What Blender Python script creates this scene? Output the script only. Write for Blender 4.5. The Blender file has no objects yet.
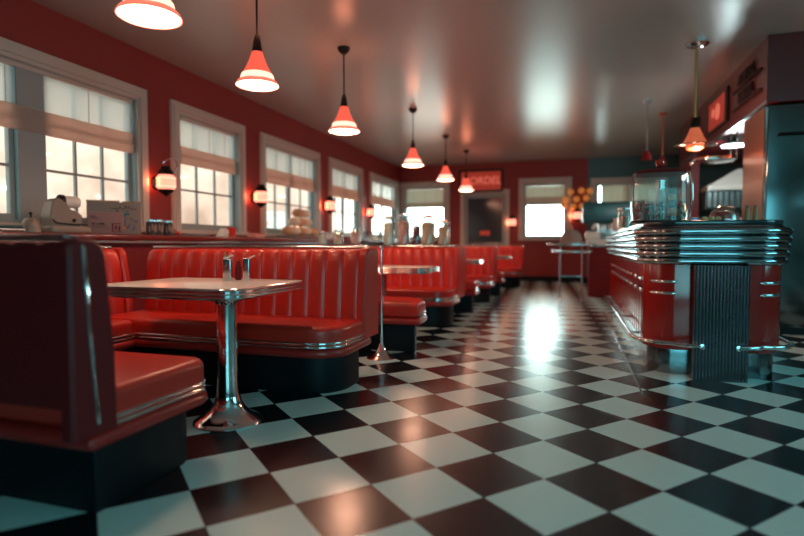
import bpy, bmesh, math, random
from mathutils import Vector, Matrix
R = math.radians
PI = math.pi
random.seed(7)
SC = bpy.context.scene
COL = SC.collection

# ------------------------------------------------------------------ camera
cd = bpy.data.cameras.new('camera')
cam = bpy.data.objects.new('camera', cd)
COL.objects.link(cam)
cam.location = (0, 0, 1.0)
cam.rotation_euler = (R(90 - 2.457), 0, R(17.5))
cd.sensor_width = 36
cd.lens = 24
cd.clip_start = 0.05
cd.dof.use_dof = True
cd.dof.focus_distance = 3.6
cd.dof.aperture_fstop = 0.75
SC.camera = cam

# ------------------------------------------------------------------ world: low warm sun haze to the street side, added teal fill behind
WARM = 1.7
TEAL = 9.5
FAR = 18.0       # sky boosted past the end of the room to strengthen its reflections
w = bpy.data.worlds.new('sky')
SC.world = w
w.use_nodes = True
nt = w.node_tree
for n in list(nt.nodes):
    nt.nodes.remove(n)
N = nt.nodes.new
L = nt.links.new
out = N('ShaderNodeOutputWorld'); bg = N('ShaderNodeBackground')
tc = N('ShaderNodeTexCoord')
dot = N('ShaderNodeVectorMath'); dot.operation = 'DOT_PRODUCT'
dot.inputs[1].default_value = (-0.94, 0.34, 0.0)
L(tc.outputs['Generated'], dot.inputs[0])
mr = N('ShaderNodeMapRange'); mr.inputs['From Min'].default_value = -0.25; mr.inputs['From Max'].default_value = 0.2
L(dot.outputs['Value'], mr.inputs['Value'])
nz = N('ShaderNodeTexNoise'); nz.inputs['Scale'].default_value = 7.0; nz.inputs['Detail'].default_value = 6
L(tc.outputs['Generated'], nz.inputs['Vector'])
cr = N('ShaderNodeValToRGB')
cr.color_ramp.elements[0].position = 0.36; cr.color_ramp.elements[0].color = (0.42, 0.28, 0.20, 1)
cr.color_ramp.elements[1].position = 0.60; cr.color_ramp.elements[1].color = (1.0, 0.82, 0.66, 1)
L(nz.outputs['Fac'], cr.inputs['Fac'])
wm = N('ShaderNodeVectorMath'); wm.operation = 'SCALE'; wm.inputs['Scale'].default_value = WARM
fm = N('ShaderNodeMix'); fm.data_type = 'RGBA'; fm.inputs['B'].default_value = (0.70, 1.0, 0.97, 1)
L(cr.outputs['Color'], fm.inputs['A']); L(fm.outputs['Result'], wm.inputs[0])
mx = N('ShaderNodeMix'); mx.data_type = 'RGBA'
mx.inputs['A'].default_value = (0.105 * TEAL, 0.42 * TEAL, 0.48 * TEAL, 1)
dn = N('ShaderNodeVectorMath'); dn.operation = 'DOT_PRODUCT'; dn.inputs[1].default_value = (0, 1, 0)
L(tc.outputs['Generated'], dn.inputs[0])
mb = N('ShaderNodeMapRange'); mb.inputs['From Min'].default_value = 0.90; mb.inputs['From Max'].default_value = 0.985
mb.inputs['To Min'].default_value = WARM; mb.inputs['To Max'].default_value = FAR
mf = N('ShaderNodeMapRange'); mf.inputs['From Min'].default_value = 0.90; mf.inputs['From Max'].default_value = 0.985
L(dn.outputs['Value'], mf.inputs['Value']); L(mf.outputs['Result'], fm.inputs['Factor'])
L(dn.outputs['Value'], mb.inputs['Value']); L(mb.outputs['Result'], wm.inputs['Scale'])
L(mr.outputs['Result'], mx.inputs['Factor']); L(wm.outputs['Vector'], mx.inputs['B'])
L(mx.outputs['Result'], bg.inputs['Color']); bg.inputs['Strength'].default_value = 1.0
L(bg.outputs['Background'], out.inputs['Surface'])

def portal(name, loc, rot, sx, sy):
    l = bpy.data.lights.new(name, 'AREA'); l.shape = 'RECTANGLE'; l.size = sx; l.size_y = sy
    l.cycles.is_portal = True
    o = bpy.data.objects.new(name, l); COL.objects.link(o)
    o.location = loc; o.rotation_euler = rot

SC.view_settings.view_transform = 'Standard'
SC.view_settings.look = 'None'
SC.view_settings.gamma = 1
SC.view_settings.use_curve_mapping = False
SC.view_settings.exposure = 0.15

# ------------------------------------------------------------------ materials
def mat(name, col, rough=0.5, metal=0.0, coat=0.0, emit=None, es=0.0, bump=0.0, bscale=60.0, vary=0.0, trans=0.0, spec=0.5, aniso=0.0):
    m = bpy.data.materials.new(name); m.use_nodes = True
    t = m.node_tree; p = t.nodes['Principled BSDF']
    p.inputs['Base Color'].default_value = (*col, 1)
    p.inputs['Roughness'].default_value = rough
    p.inputs['Metallic'].default_value = metal
    p.inputs['Coat Weight'].default_value = coat
    p.inputs['Coat Roughness'].default_value = 0.12
    p.inputs['Specular IOR Level'].default_value = spec
    p.inputs['Transmission Weight'].default_value = trans
    p.inputs['Anisotropic'].default_value = aniso
    if emit:
        p.inputs['Emission Color'].default_value = (*emit, 1)
        p.inputs['Emission Strength'].default_value = es
    tcn = t.nodes.new('ShaderNodeTexCoord')
    if bump or vary:
        n = t.nodes.new('ShaderNodeTexNoise'); n.inputs['Scale'].default_value = bscale; n.inputs['Detail'].default_value = 4
        t.links.new(tcn.outputs['Object'], n.inputs['Vector'])
        if bump:
            b = t.nodes.new('ShaderNodeBump'); b.inputs['Strength'].default_value = bump; b.inputs['Distance'].default_value = 0.01
            t.links.new(n.outputs['Fac'], b.inputs['Height']); t.links.new(b.outputs['Normal'], p.inputs['Normal'])
        if vary:
            r = t.nodes.new('ShaderNodeMapRange')
            r.inputs['To Min'].default_value = max(0.02, rough - vary); r.inputs['To Max'].default_value = rough + vary
            t.links.new(n.outputs['Fac'], r.inputs['Value']); t.links.new(r.outputs['Result'], p.inputs['Roughness'])
    return m

M = {}
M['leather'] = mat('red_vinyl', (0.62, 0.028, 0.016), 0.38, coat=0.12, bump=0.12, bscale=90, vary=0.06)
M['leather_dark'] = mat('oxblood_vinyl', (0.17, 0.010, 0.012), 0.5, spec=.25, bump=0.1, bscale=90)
M['lip'] = mat('red_vinyl_lip', (0.42, 0.02, 0.016), 0.35, coat=0.2)
M['chrome'] = mat('chrome', (0.82, 0.84, 0.85), 0.09, 1.0)
M['chrome_soft'] = mat('satin_chrome', (0.62, 0.66, 0.68), 0.2, 1.0)
M['brass'] = mat('aged_brass', (0.72, 0.42, 0.18), 0.25, 1.0)
M['steel'] = mat('brushed_steel', (0.40, 0.47, 0.48), 0.28, 1.0, bump=0.03, bscale=8, aniso=0.5)
M['black'] = mat('black_kickboard', (0.003, 0.006, 0.009), 0.5, spec=0.25)
M['black_metal'] = mat('black_metal', (0.02, 0.014, 0.012), 0.35, 0.6)
M['wall'] = mat('red_wall_paint', (0.29, 0.025, 0.020), 0.55, bump=0.06, bscale=40)
M['wall_teal'] = mat('teal_wall_paint', (0.06, 0.16, 0.17), 0.55, bump=0.05, bscale=40)
M['ceil'] = mat('satin_ceiling_paint', (0.40, 0.37, 0.35), 0.30, bump=0.04, bscale=1.6, spec=0.8)
M['trim'] = mat('cream_window_paint', (0.60, 0.49, 0.42), 0.45)
M['sash'] = mat('grey_window_sash', (0.33, 0.35, 0.34), 0.45)
M['ledge'] = mat('dark_cherry_ledge', (0.16, 0.015, 0.012), 0.25, coat=0.3)
M['top'] = mat('speckled_laminate', (0.88, 0.80, 0.73), 0.24, coat=0.2)
M['enamel'] = mat('red_enamel', (0.42, 0.016, 0.012), 0.16, coat=0.6)
M['dark_top'] = mat('dark_counter_laminate', (0.02, 0.035, 0.04), 0.15, coat=0.4)
M['white_cer'] = mat('white_ceramic', (0.78, 0.74, 0.68), 0.3)
M['beige'] = mat('beige_enamel', (0.26, 0.205, 0.165), 0.35, coat=0.2)
M['carton'] = mat('pale_carton', (0.26, 0.20, 0.17), 0.7)
M['pink_carton'] = mat('pinkish_carton', (0.30, 0.17, 0.165), 0.7)
M['red_plastic'] = mat('red_plastic', (0.65, 0.03, 0.02), 0.3)
M['pink'] = mat('pink_card', (0.75, 0.30, 0.24), 0.6)
M['bun'] = mat('golden_bun', (0.72, 0.42, 0.22), 0.6, bump=0.3, bscale=30)
M['cream'] = mat('cream_icing', (0.85, 0.74, 0.58), 0.5, bump=0.3, bscale=40)
M['teal_metal'] = mat('teal_enamel', (0.04, 0.12, 0.13), 0.3, 0.3)
M['wood'] = mat('warm_wood', (0.45, 0.22, 0.10), 0.4, bump=0.1, bscale=20)
M['ink'] = mat('dark_ink', (0.03, 0.02, 0.02), 0.6)
M['ink_teal'] = mat('teal_ink', (0.03, 0.16, 0.18), 0.6)
M['ink_blue'] = mat('blue_ink', (0.05, 0.10, 0.22), 0.6)
M['orange'] = mat('orange_ink', (0.75, 0.15, 0.04), 0.6)
M['blue'] = mat('bright_blue_plastic', (0.02, 0.30, 0.55), 0.3)
M['green'] = mat('green_candy', (0.03, 0.20, 0.14), 0.3)
M['gold'] = mat('gold_ball', (0.80, 0.38, 0.10), 0.3, 0.7, emit=(1, .35, .08), es=0.25)  # faint glow put into the gold of the baubles
M['rubber'] = mat('dark_rubber', (0.02, 0.02, 0.02), 0.6)
M['glow_white'] = mat('lamp_diffuser', (0.9, 0.8, 0.7), 0.5, emit=(1.0, 0.52, 0.32), es=15.0)
M['glow_red'] = mat('glowing_red_glass', (0.8, 0.08, 0.04), 0.15, coat=0.5, emit=(1.0, 0.13, 0.08), es=0.75)
M['glow_band'] = mat('glowing_pink_glass', (0.9, 0.4, 0.3), 0.2, emit=(1.0, 0.52, 0.38), es=1.7)
M['glow_orange'] = mat('glowing_amber_glass', (0.9, 0.3, 0.15), 0.2, emit=(1.0, 0.30, 0.20), es=1.5)
M['glow_ring'] = mat('pink_glass_ring', (0.9, 0.4, 0.3), 0.2, emit=(1.0, 0.42, 0.30), es=1.6)
M['glow_rim'] = mat('glowing_rim_glass', (0.8, 0.15, 0.1), 0.15, coat=0.5, emit=(1.0, 0.20, 0.13), es=0.95)
M['glow_amber_dim'] = mat('copper_red_glass', (0.7, 0.2, 0.1), 0.15, coat=0.6, emit=(1.0, 0.17, 0.07), es=0.4)
M['glow_core'] = mat('lamp_core', (1, 0.8, 0.6), 0.3, emit=(1.0, 0.62, 0.38), es=14.0)
M['glow_cool'] = mat('cool_lamp', (0.9, 0.95, 1), 0.3, emit=(0.9, 1.0, 1.0), es=5.0)
M['glow_sign'] = mat('backlit_sign', (0.5, 0.05, 0.03), 0.4, emit=(1.0, 0.09, 0.05), es=0.16)
M['glow_letter'] = mat('backlit_letter', (0.8, 0.3, 0.2), 0.4, emit=(1.0, 0.22, 0.15), es=0.45)
M['fridge'] = mat('dark_brushed_steel', (0.14, 0.17, 0.18), 0.15, 1.0)
M['reflection_panel'] = mat('steel_orange_reflection', (0.80, 0.36, 0.24), 0.32, 1.0)  # orange reflection on the steel side, put into the colour
M['dark_steel'] = mat('dull_fluted_steel', (0.22, 0.27, 0.29), 0.22, 1.0)
M['tier_chrome'] = mat('dark_chrome', (0.40, 0.46, 0.49), 0.12, 1.0)
M['copper'] = mat('copper_shade', (0.85, 0.30, 0.16), 0.2, 1.0)
M['door_glass'] = mat('dark_door_glass', (0.05, 0.06, 0.07), 0.12, coat=0.6)
M['sign_face'] = mat('soffit_red_panel', (0.15, 0.010, 0.012), 0.35, coat=0.1)

def glassy(name, tint=(1, 1, 1), refl=0.12, rough=0.03, edge=0.7, milk=0.0):
    m = bpy.data.materials.new(name); m.use_nodes = True; t = m.node_tree
    t.nodes.remove(t.nodes['Principled BSDF'])
    o = t.nodes['Material Output']
    a = t.nodes.new('ShaderNodeBsdfTransparent'); a.inputs['Color'].default_value = (*tint, 1)
    g = t.nodes.new('ShaderNodeBsdfGlossy'); g.inputs['Roughness'].default_value = rough
    lw = t.nodes.new('ShaderNodeLayerWeight'); lw.inputs['Blend'].default_value = 0.25
    ma = t.nodes.new('ShaderNodeMath'); ma.operation = 'MULTIPLY_ADD'; ma.inputs[1].default_value = edge; ma.inputs[2].default_value = refl * 0.5
    t.links.new(lw.outputs['Facing'], ma.inputs[0])
    mi = t.nodes.new('ShaderNodeMixShader')
    t.links.new(ma.outputs[0], mi.inputs[0]); t.links.new(a.outputs[0], mi.inputs[1]); t.links.new(g.outputs[0], mi.inputs[2])
    last = mi
    if milk:
        df = t.nodes.new('ShaderNodeBsdfDiffuse'); df.inputs['Color'].default_value = (.85, .88, .86, 1)
        last = t.nodes.new('ShaderNodeMixShader'); last.inputs[0].default_value = milk
        t.links.new(mi.outputs[0], last.inputs[1]); t.links.new(df.outputs[0], last.inputs[2])
    t.links.new(last.outputs[0], o.inputs['Surface'])
    return m
M['pane'] = glassy('window_glass', (0.97, 0.97, 0.96), 0.05, edge=.3)
M['dome_glass'] = glassy('misty_glass', (0.96, 0.98, 0.97), 0.03, milk=.04, edge=.35)
M['glass'] = glassy('clear_glass', (0.92, 0.96, 0.95), 0.15)

def blindmat(name, col, tr):
    m = bpy.data.materials.new(name); m.use_nodes = True; t = m.node_tree
    t.nodes.remove(t.nodes['Principled BSDF'])
    o = t.nodes['Material Output']
    d = t.nodes.new('ShaderNodeBsdfDiffuse'); d.inputs['Color'].default_value = (*col, 1)
    g = t.nodes.new('ShaderNodeBsdfTranslucent'); g.inputs['Color'].default_value = (*col, 1)
    n = t.nodes.new('ShaderNodeTexNoise'); n.inputs['Scale'].default_value = 3
    mi = t.nodes.new('ShaderNodeMixShader'); mi.inputs[0].default_value = tr
    t.links.new(d.outputs[0], mi.inputs[1]); t.links.new(g.outputs[0], mi.inputs[2])
    t.links.new(mi.outputs[0], o.inputs['Surface'])
    return m
M['blind'] = blindmat('blind_slat', (0.86, 0.95, 0.97), 0.80)
M['heavy_blind'] = blindmat('heavy_blind', (0.90, 0.84, 0.74), 0.30)
M['heavy_fold'] = blindmat('heavy_fold', (0.72, 0.62, 0.52), 0.14)
M['fold'] = blindmat('blind_fold', (0.84, 0.66, 0.58), 0.62)

# floor: diagonal checkerboard with thin dark joints
def floor_mat():
    m = bpy.data.materials.new('checkerboard_tiles'); m.use_nodes = True; t = m.node_tree
    p = t.nodes['Principled BSDF']; n = t.nodes.new; l = t.links.new
    g = n('ShaderNodeNewGeometry')
    mp = n('ShaderNodeMapping'); mp.vector_type = 'TEXTURE'
    mp.inputs['Location'].default_value = (-1.498, 2.254, 0)
    mp.inputs['Rotation'].default_value = (0, 0, R(48.16))
    mp.inputs['Scale'].default_value = (0.3306, 0.3306, 1)
    l(g.outputs['Position'], mp.inputs['Vector'])
    sx = n('ShaderNodeSeparateXYZ'); l(mp.outputs['Vector'], sx.inputs[0])
    def mth(op, a, b=None):
        q = n('ShaderNodeMath'); q.operation = op
        for i, v in enumerate((a, b)):
            if v is None: continue
            if isinstance(v, (int, float)): q.inputs[i].default_value = v
            else: l(v, q.inputs[i])
        return q.outputs[0]
    fu = mth('FLOOR', sx.outputs[0]); fv = mth('FLOOR', sx.outputs[1])
    s = mth('FLOORED_MODULO', mth('ADD', fu, fv), 2.0)      # +1 row in y is -v
    chk = mth('GREATER_THAN', s, 0.5)
    def edge(c):
        fr = mth('FRACT', c); return mth('MINIMUM', fr, mth('SUBTRACT', 1.0, fr))
    e = mth('MINIMUM', edge(sx.outputs[0]), edge(sx.outputs[1]))
    joint = mth('LESS_THAN', e, 0.006)
    nz = n('ShaderNodeTexNoise'); nz.inputs['Scale'].default_value = 3.0; nz.inputs['Detail'].default_value = 5
    l(g.outputs['Position'], nz.inputs['Vector'])
    m1 = n('ShaderNodeMix'); m1.data_type = 'RGBA'
    m1.inputs['A'].default_value = (0.68, 0.88, 0.84, 1); m1.inputs['B'].default_value = (0.008, 0.010, 0.014, 1)  # white tiles, with the teal light cast put into their colour
    l(chk, m1.inputs['Factor'])
    m2 = n('ShaderNodeMix'); m2.data_type = 'RGBA'; m2.inputs['B'].default_value = (0.03, 0.035, 0.04, 1)
    l(m1.outputs['Result'], m2.inputs['A']); l(joint, m2.inputs['Factor'])
    l(m2.outputs['Result'], p.inputs['Base Color'])
    r = n('ShaderNodeMapRange'); r.inputs['To Min'].default_value = 0.18; r.inputs['To Max'].default_value = 0.29
    l(nz.outputs['Fac'], r.inputs['Value']); l(r.outputs['Result'], p.inputs['Roughness'])
    p.inputs['Specular IOR Level'].default_value = 0.7
    b = n('ShaderNodeBump'); b.inputs['Strength'].default_value = 0.15; b.inputs['Distance'].default_value = 0.002; b.invert = True
    l(joint, b.inputs['Height']); l(b.outputs['Normal'], p.inputs['Normal'])
    return m
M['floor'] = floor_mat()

# ------------------------------------------------------------------ helpers
def obj(name, bm, m, parent=None, smooth=True, kind=None, loc=None, rot=None):
    bmesh.ops.recalc_face_normals(bm, faces=bm.faces[:])
    me = bpy.data.meshes.new(name); bm.to_mesh(me); bm.free()
    if smooth:
        for p in me.polygons: p.use_smooth = True
        me.set_sharp_from_angle(angle=R(38))
    me.materials.append(M[m] if isinstance(m, str) else m)
    o = bpy.data.objects.new(name, me); COL.objects.link(o)
    if parent: o.parent = parent
    if kind: o['kind'] = kind
    if loc: o.location = loc
    if rot: o.rotation_euler = rot
    return o
def tag(o, label, cat, group=None):
    o['label'] = label; o['category'] = cat
    if group: o['group'] = group
    return o
def thing(name, label, cat, loc=(0, 0, 0), rz=0, group=None):
    o = bpy.data.objects.new(name, None); COL.objects.link(o); o.empty_display_size = 0.1
    o.location = loc; o.rotation_euler = (0, 0, rz)
    return tag(o, label, cat, group)
def room(name, loc=(0, 0, 0)):
    o = bpy.data.objects.new(name, None); COL.objects.link(o); o['kind'] = 'structure'; o.location = loc
    return o
def dup(root, loc, rz=0, label=None, group=None):
    r = root.copy(); COL.objects.link(r); r.location = loc; r.rotation_euler = (0, 0, rz)
    if label: r['label'] = label
    if group: r['group'] = group
    for ch in list(root.children):
        c = ch.copy(); COL.objects.link(c); c.parent = r
        for g in ch.children:
            d = g.copy(); COL.objects.link(d); d.parent = c
    return r
def B(): return bmesh.new()
def box(bm, x0, x1, y0, y1, z0, z1):
    v = [bm.verts.new((x, y, z)) for z in (z0, z1) for x, y in ((x0, y0), (x1, y0), (x1, y1), (x0, y1))]
    for f in ((0, 3, 2, 1), (4, 5, 6, 7), (0, 1, 5, 4), (1, 2, 6, 5), (2, 3, 7, 6), (3, 0, 4, 7)):
        bm.faces.new([v[i] for i in f])
    return bm
def loft(bm, rings, cap=True, closed=False):
    vs = [[bm.verts.new(p) for p in r] for r in rings]
    n = len(vs[0])
    idx = list(range(len(vs) - 1))
    for i in idx:
        for j in range(n):
            bm.faces.new((vs[i][j], vs[i][(j + 1) % n], vs[i + 1][(j + 1) % n], vs[i + 1][j]))
    if closed:
        for j in range(n):
            bm.faces.new((vs[-1][j], vs[-1][(j + 1) % n], vs[0][(j + 1) % n], vs[0][j]))
    elif cap:
        bm.faces.new(vs[0]); bm.faces.new(list(reversed(vs[-1])))
    return bm
def rect2(x0, x1, y0, y1, rad, ins=0.0, seg=6):
    # rad: radii at (x0,y0),(x1,y0),(x1,y1),(x0,y1)
    if isinstance(rad, (int, float)): rad = (rad,) * 4
    x0 += ins; y0 += ins; x1 -= ins; y1 -= ins
    pts = []
    for (cx, cy, sx, sy, a0), r in zip(((x0, y0, 1, 1, PI), (x1, y0, -1, 1, 1.5 * PI), (x1, y1, -1, -1, 0), (x0, y1, 1, -1, .5 * PI)), rad):
        r = max(r - ins, 0.0015)
        for k in range(seg + 1):
            a = a0 + k / seg * PI / 2
            pts.append((cx + sx * r + r * math.cos(a), cy + sy * r + r * math.sin(a)))
    return pts
def rbox(bm, x0, x1, y0, y1, z0, z1, rad=0.02, bev=0.01, seg=6, warp=None, bs=3):
    prof = []
    for k in range(bs + 1):
        a = k / bs * PI / 2; prof.append((bev * (1 - math.sin(a)), z0 + bev * (1 - math.cos(a))))
    for k in range(bs + 1):
        a = k / bs * PI / 2; prof.append((bev * (1 - math.cos(a)), z1 - bev * (1 - math.sin(a))))
    rings = []
    for ins, z in prof:
        o = rect2(x0, x1, y0, y1, rad, ins, seg)
        if warp: o = [warp(x, y) for x, y in o]
        rings.append([(x, y, z) for x, y in o])
    return loft(bm, rings)
def lathe(bm, prof, c=(0, 0, 0), seg=28, axis='z'):
    rings = []
    for r, z in prof:
        r = max(r, 0.0004)
        ring = []
        for k in range(seg):
            a = 2 * PI * k / seg
            p = (r * math.cos(a), r * math.sin(a), z)
            if axis == 'x': p = (z, r * math.cos(a), r * math.sin(a))
            if axis == 'y': p = (r * math.cos(a), z, r * math.sin(a))
            ring.append((p[0] + c[0], p[1] + c[1], p[2] + c[2]))
        rings.append(ring)
    return loft(bm, rings)
def tube(bm, pts, r, seg=10):
    pts = [Vector(p) for p in pts]
    rings = []
    up = Vector((0, 0, 1))
    prev = None
    for i, p in enumerate(pts):
        d = (pts[min(i + 1, len(pts) - 1)] - pts[max(i - 1, 0)]).normalized()
        if prev is None:
            a = d.cross(up) if abs(d.dot(up)) < 0.95 else d.cross(Vector((1, 0, 0)))
        else:
            a = prev - d * prev.dot(d)
        a.normalize(); prev = a.copy(); b = d.cross(a)
        rr = r[i] if isinstance(r, (list, tuple)) else r
        rings.append([tuple(p + a * rr * math.cos(2 * PI * k / seg) + b * rr * math.sin(2 * PI * k / seg)) for k in range(seg)])
    return loft(bm, rings)
def ball(bm, c, r, s=(1, 1, 1), seg=16):
    mtx = Matrix.Translation(c) @ Matrix.Diagonal((r * s[0], r * s[1], r * s[2], 1))
    bmesh.ops.create_uvsphere(bm, u_segments=seg, v_segments=seg // 2, radius=1, matrix=mtx)
    return bm
def arc(cx, cy, r, a0, a1, z, n=8):
    return [(cx + r * math.cos(R(a0 + (a1 - a0) * k / n)), cy + r * math.sin(R(a0 + (a1 - a0) * k / n)), z) for k in range(n + 1)]
def text_obj(name, s, size, m, parent, loc, rot, depth=0.01, shear=0.0, xs=1.0):
    cu = bpy.data.curves.new(name, 'FONT'); cu.body = s; cu.size = size; cu.extrude = depth; cu.shear = shear
    cu.align_x = 'CENTER'; cu.align_y = 'CENTER'
    t = bpy.data.objects.new(name, cu); COL.objects.link(t)
    dg = bpy.context.evaluated_depsgraph_get(); dg.update()
    me = bpy.data.meshes.new_from_object(t.evaluated_get(dg))
    bpy.data.objects.remove(t); 
    me.materials.clear(); me.materials.append(M[m])
    o = bpy.data.objects.new(name, me); COL.objects.link(o); o.parent = parent
    o.location = loc; o.rotation_euler = rot; o.scale = (xs, 1, 1)
    return o

# ------------------------------------------------------------------ room shell
XL, XR, YB, YF, H = -4.87, 4.6, 15.2, -3.0, 3.3
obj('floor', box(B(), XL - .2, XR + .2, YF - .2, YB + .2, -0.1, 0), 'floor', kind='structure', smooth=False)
obj('ceiling', box(B(), XL - .2, XR + .2, YF - .2, YB + .2, H, H + .1), 'ceil', kind='structure', smooth=False)

def wall(name, along, c0, c1, a0, a1, holes, m, z0=0, z1=H):
    """wall slab between c0..c1 on the other axis, running a0..a1, with rectangular holes (lo,hi,zlo,zhi)"""
    bm = B()
    def bb(p, q, r, s):
        if q - p < 1e-4 or s - r < 1e-4: return
        if along == 'y': box(bm, c0, c1, p, q, r, s)
        else: box(bm, p, q, c0, c1, r, s)
    x = a0
    for lo, hi, zl, zh in sorted(holes):
        bb(x, lo, z0, z1); bb(lo, hi, z0, zl); bb(lo, hi, zh, z1); x = hi
    bb(x, a1, z0, z1)
    return obj(name, bm, m, kind='structure', smooth=False)

WL = [(2.10, 5.12), (5.79, 7.14), (7.84, 9.74), (10.44, 12.07), (12.83, 14.9)]
ZW0, ZW1 = 1.20, 2.71
wall('wall_left', 'y', XL - .18, XL, YF, YB, [(a, b, ZW0, ZW1) for a, b in WL], 'wall')
BW = [(-4.72, -3.48), (-1.27, -0.13)]
wall('wall_back', 'x', YB, YB + .18, XL - .18, .40, [(a, b, 1.18, 2.70) for a, b in BW] + [(-2.93, -1.75, 0.0, 2.45)], 'wall')
wall('wall_kitchen', 'x', YB, YB + .18, .40, XR, [(.60, 2.2, 1.9, 2.64)], 'wall_teal')
RW_FILL = [(-1.5, 1.0, 2.10, 2.42), (2.2, 4.6, 1.3, 2.9)]  # added unseen openings: reflection band on the fridge, teal fill
wall('wall_right', 'y', XR, XR + .18, YF, YB, RW_FILL, 'wall_teal')
wall('wall_front', 'x', YF - .18, YF, XL - .18, XR + .18, [(.3, 4.1, .4, 2.9)], 'wall_teal')  # added unseen opening behind the camera, lets the teal fill in
obj('baseboard_back', box(B(), XL, 1.9, YB - .03, YB, 0, .14), 'black', kind='structure')
obj('baseboard_left', box(B(), XL, XL + .03, YF, YB - .03, 0, .14), 'black', kind='structure')

def window(n, along, c, inward, lo, hi, z0, z1, mull=None, cols=3, rows=2, sashes=1, mid=None):
    """cream casing proud of the wall, grey sashes with muntins, glass pane"""
    rt = room('window_%d' % n)
    def bb(bm, p, q, d0, d1, r, s):
        e0, e1 = sorted((c + inward * d0, c + inward * d1))
        if along == 'y': box(bm, e0, e1, p, q, r, s)
        else: box(bm, p, q, e0, e1, r, s)
    t = .13
    bm = B()
    for (o, i, d) in ((t, 0.045, .035), (t - .035, 0.02, .05), (0.025, -0.02, .03)):   # stepped moulding
        bb(bm, lo - o, lo - i, 0, d, z0 - o * .4, z1 + o); bb(bm, hi + i, hi + o, 0, d, z0 - o * .4, z1 + o)
        bb(bm, lo - i, hi + i, 0, d, z1 + i, z1 + o)
    obj('casing', bm, 'trim', rt, smooth=False)
    bm = B(); bb(bm, lo - t, hi + t, 0, .08, z0 - .05, z0); obj('sill', bm, 'trim', rt, smooth=False)
    bm = B()     # reveal
    bb(bm, lo, lo + .03, -.17, 0, z0, z1); bb(bm, hi - .03, hi, -.17, 0, z0, z1)
    bb(bm, lo + .03, hi - .03, -.17, 0, z1 - .03, z1); bb(bm, lo + .03, hi - .03, -.17, 0, z0, z0 + .03)
    obj('window_frame', bm, 'sash', rt, smooth=False)
    spans = []
    if mid:
        bm = B(); bb(bm, mid[0], mid[1], -.15, -.02, z0 + .03, z1 - .03); obj('mullion', bm, 'sash', rt, smooth=False)
        spans = [(lo + .03, mid[0]), (mid[1], hi - .03)]
    else:
        w_ = (hi - lo - .06) / sashes
        spans = [(lo + .03 + k * w_, lo + .03 + (k + 1) * w_) for k in range(sashes)]
    for a, b in spans:
        bm = B(); f = .05
        bb(bm, a, a + f, -.12, -.07, z0 + .03, z1 - .03); bb(bm, b - f, b, -.12, -.07, z0 + .03, z1 - .03)
        bb(bm, a + f, b - f, -.12, -.07, z0 + .03, z0 + .09); bb(bm, a + f, b - f, -.12, -.07, z1 - .08, z1 - .03)
        s = obj('sash', bm, 'sash', rt, smooth=False)
        bm = B(); g = .0125
        ws = (b - a - 2 * f) / cols
        for k in range(1, cols): bb(bm, a + f + k * ws - g, a + f + k * ws + g, -.11, -.08, z0 + .09, z1 - .08)
        hs = (z1 - z0 - .17) / (rows * 1.0)
        for k in range(1, rows): bb(bm, a + f, b - f, -.112, -.078, z0 + .09 + k * hs - g, z0 + .09 + k * hs + g)
        obj('muntins', bm, 'sash', s, smooth=False)
        bm = B(); bb(bm, a + f - .01, b - f + .01, -.098, -.094, z0 + .08, z1 - .07)
        obj('pane', bm, 'pane', s, smooth=False)
    return rt
window(1, 'y', XL, 1, *WL[0], ZW0, ZW1, mid=(3.70, 3.97), cols=3, rows=3)
window(2, 'y', XL, 1, *WL[1], ZW0, ZW1, cols=3, rows=3)
window(3, 'y', XL, 1, *WL[2], ZW0, ZW1, cols=2, rows=3, sashes=2)
window(4, 'y', XL, 1, *WL[3], ZW0, ZW1, cols=2, rows=3, sashes=2)
window(5, 'y', XL, 1, *WL[4], ZW0, ZW1, cols=2, rows=3, sashes=2)
window(6, 'x', YB, -1, *BW[0], 1.18, 2.70, cols=2, rows=3)
window(7, 'x', YB, -1, *BW[1], 1.18, 2.70, cols=1, rows=2)
window(8, 'x', YB, -1, .60, 2.2, 1.9, 2.64, cols=1, rows=1, sashes=2)
n = 9
for (lo, hi, zl, zh) in RW_FILL:
    window(n, 'y', XR, -1, lo, hi, zl, zh, cols=1, rows=1, sashes=2); n += 1  # added windows out of view, shaped for the teal light
for (lo, hi) in ((.3, 4.1),):
    window(n, 'x', YF, 1, lo, hi, .5, 2.9, cols=1, rows=1, sashes=2); n += 1  # added window behind the camera, source of the teal fill
# sky portals in the openings (help the daylight sampling, give no light of their own)
for i, (lo, hi) in enumerate(WL):
    portal('daylight_portal', (XL - .19, (lo + hi) / 2, (ZW0 + ZW1) / 2), (0, R(-90), 0), ZW1 - ZW0, hi - lo)
for (lo, hi) in BW:
    portal('daylight_portal', ((lo + hi) / 2, YB + .19, 1.94), (R(-90), 0, 0), hi - lo, 1.52)
portal('daylight_portal', (1.4, YB + .19, 2.27), (R(-90), 0, 0), 1.6, .74)
for (lo, hi, zl, zh) in RW_FILL:
    portal('daylight_portal', (XR + .19, (lo + hi) / 2, (zl + zh) / 2), (0, R(90), 0), zh - zl, hi - lo)
for (lo, hi) in ((.3, 4.1),):
    portal('daylight_portal', ((lo + hi) / 2, YF - .19, 1.7), (R(90), 0, 0), hi - lo, 2.4)

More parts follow.
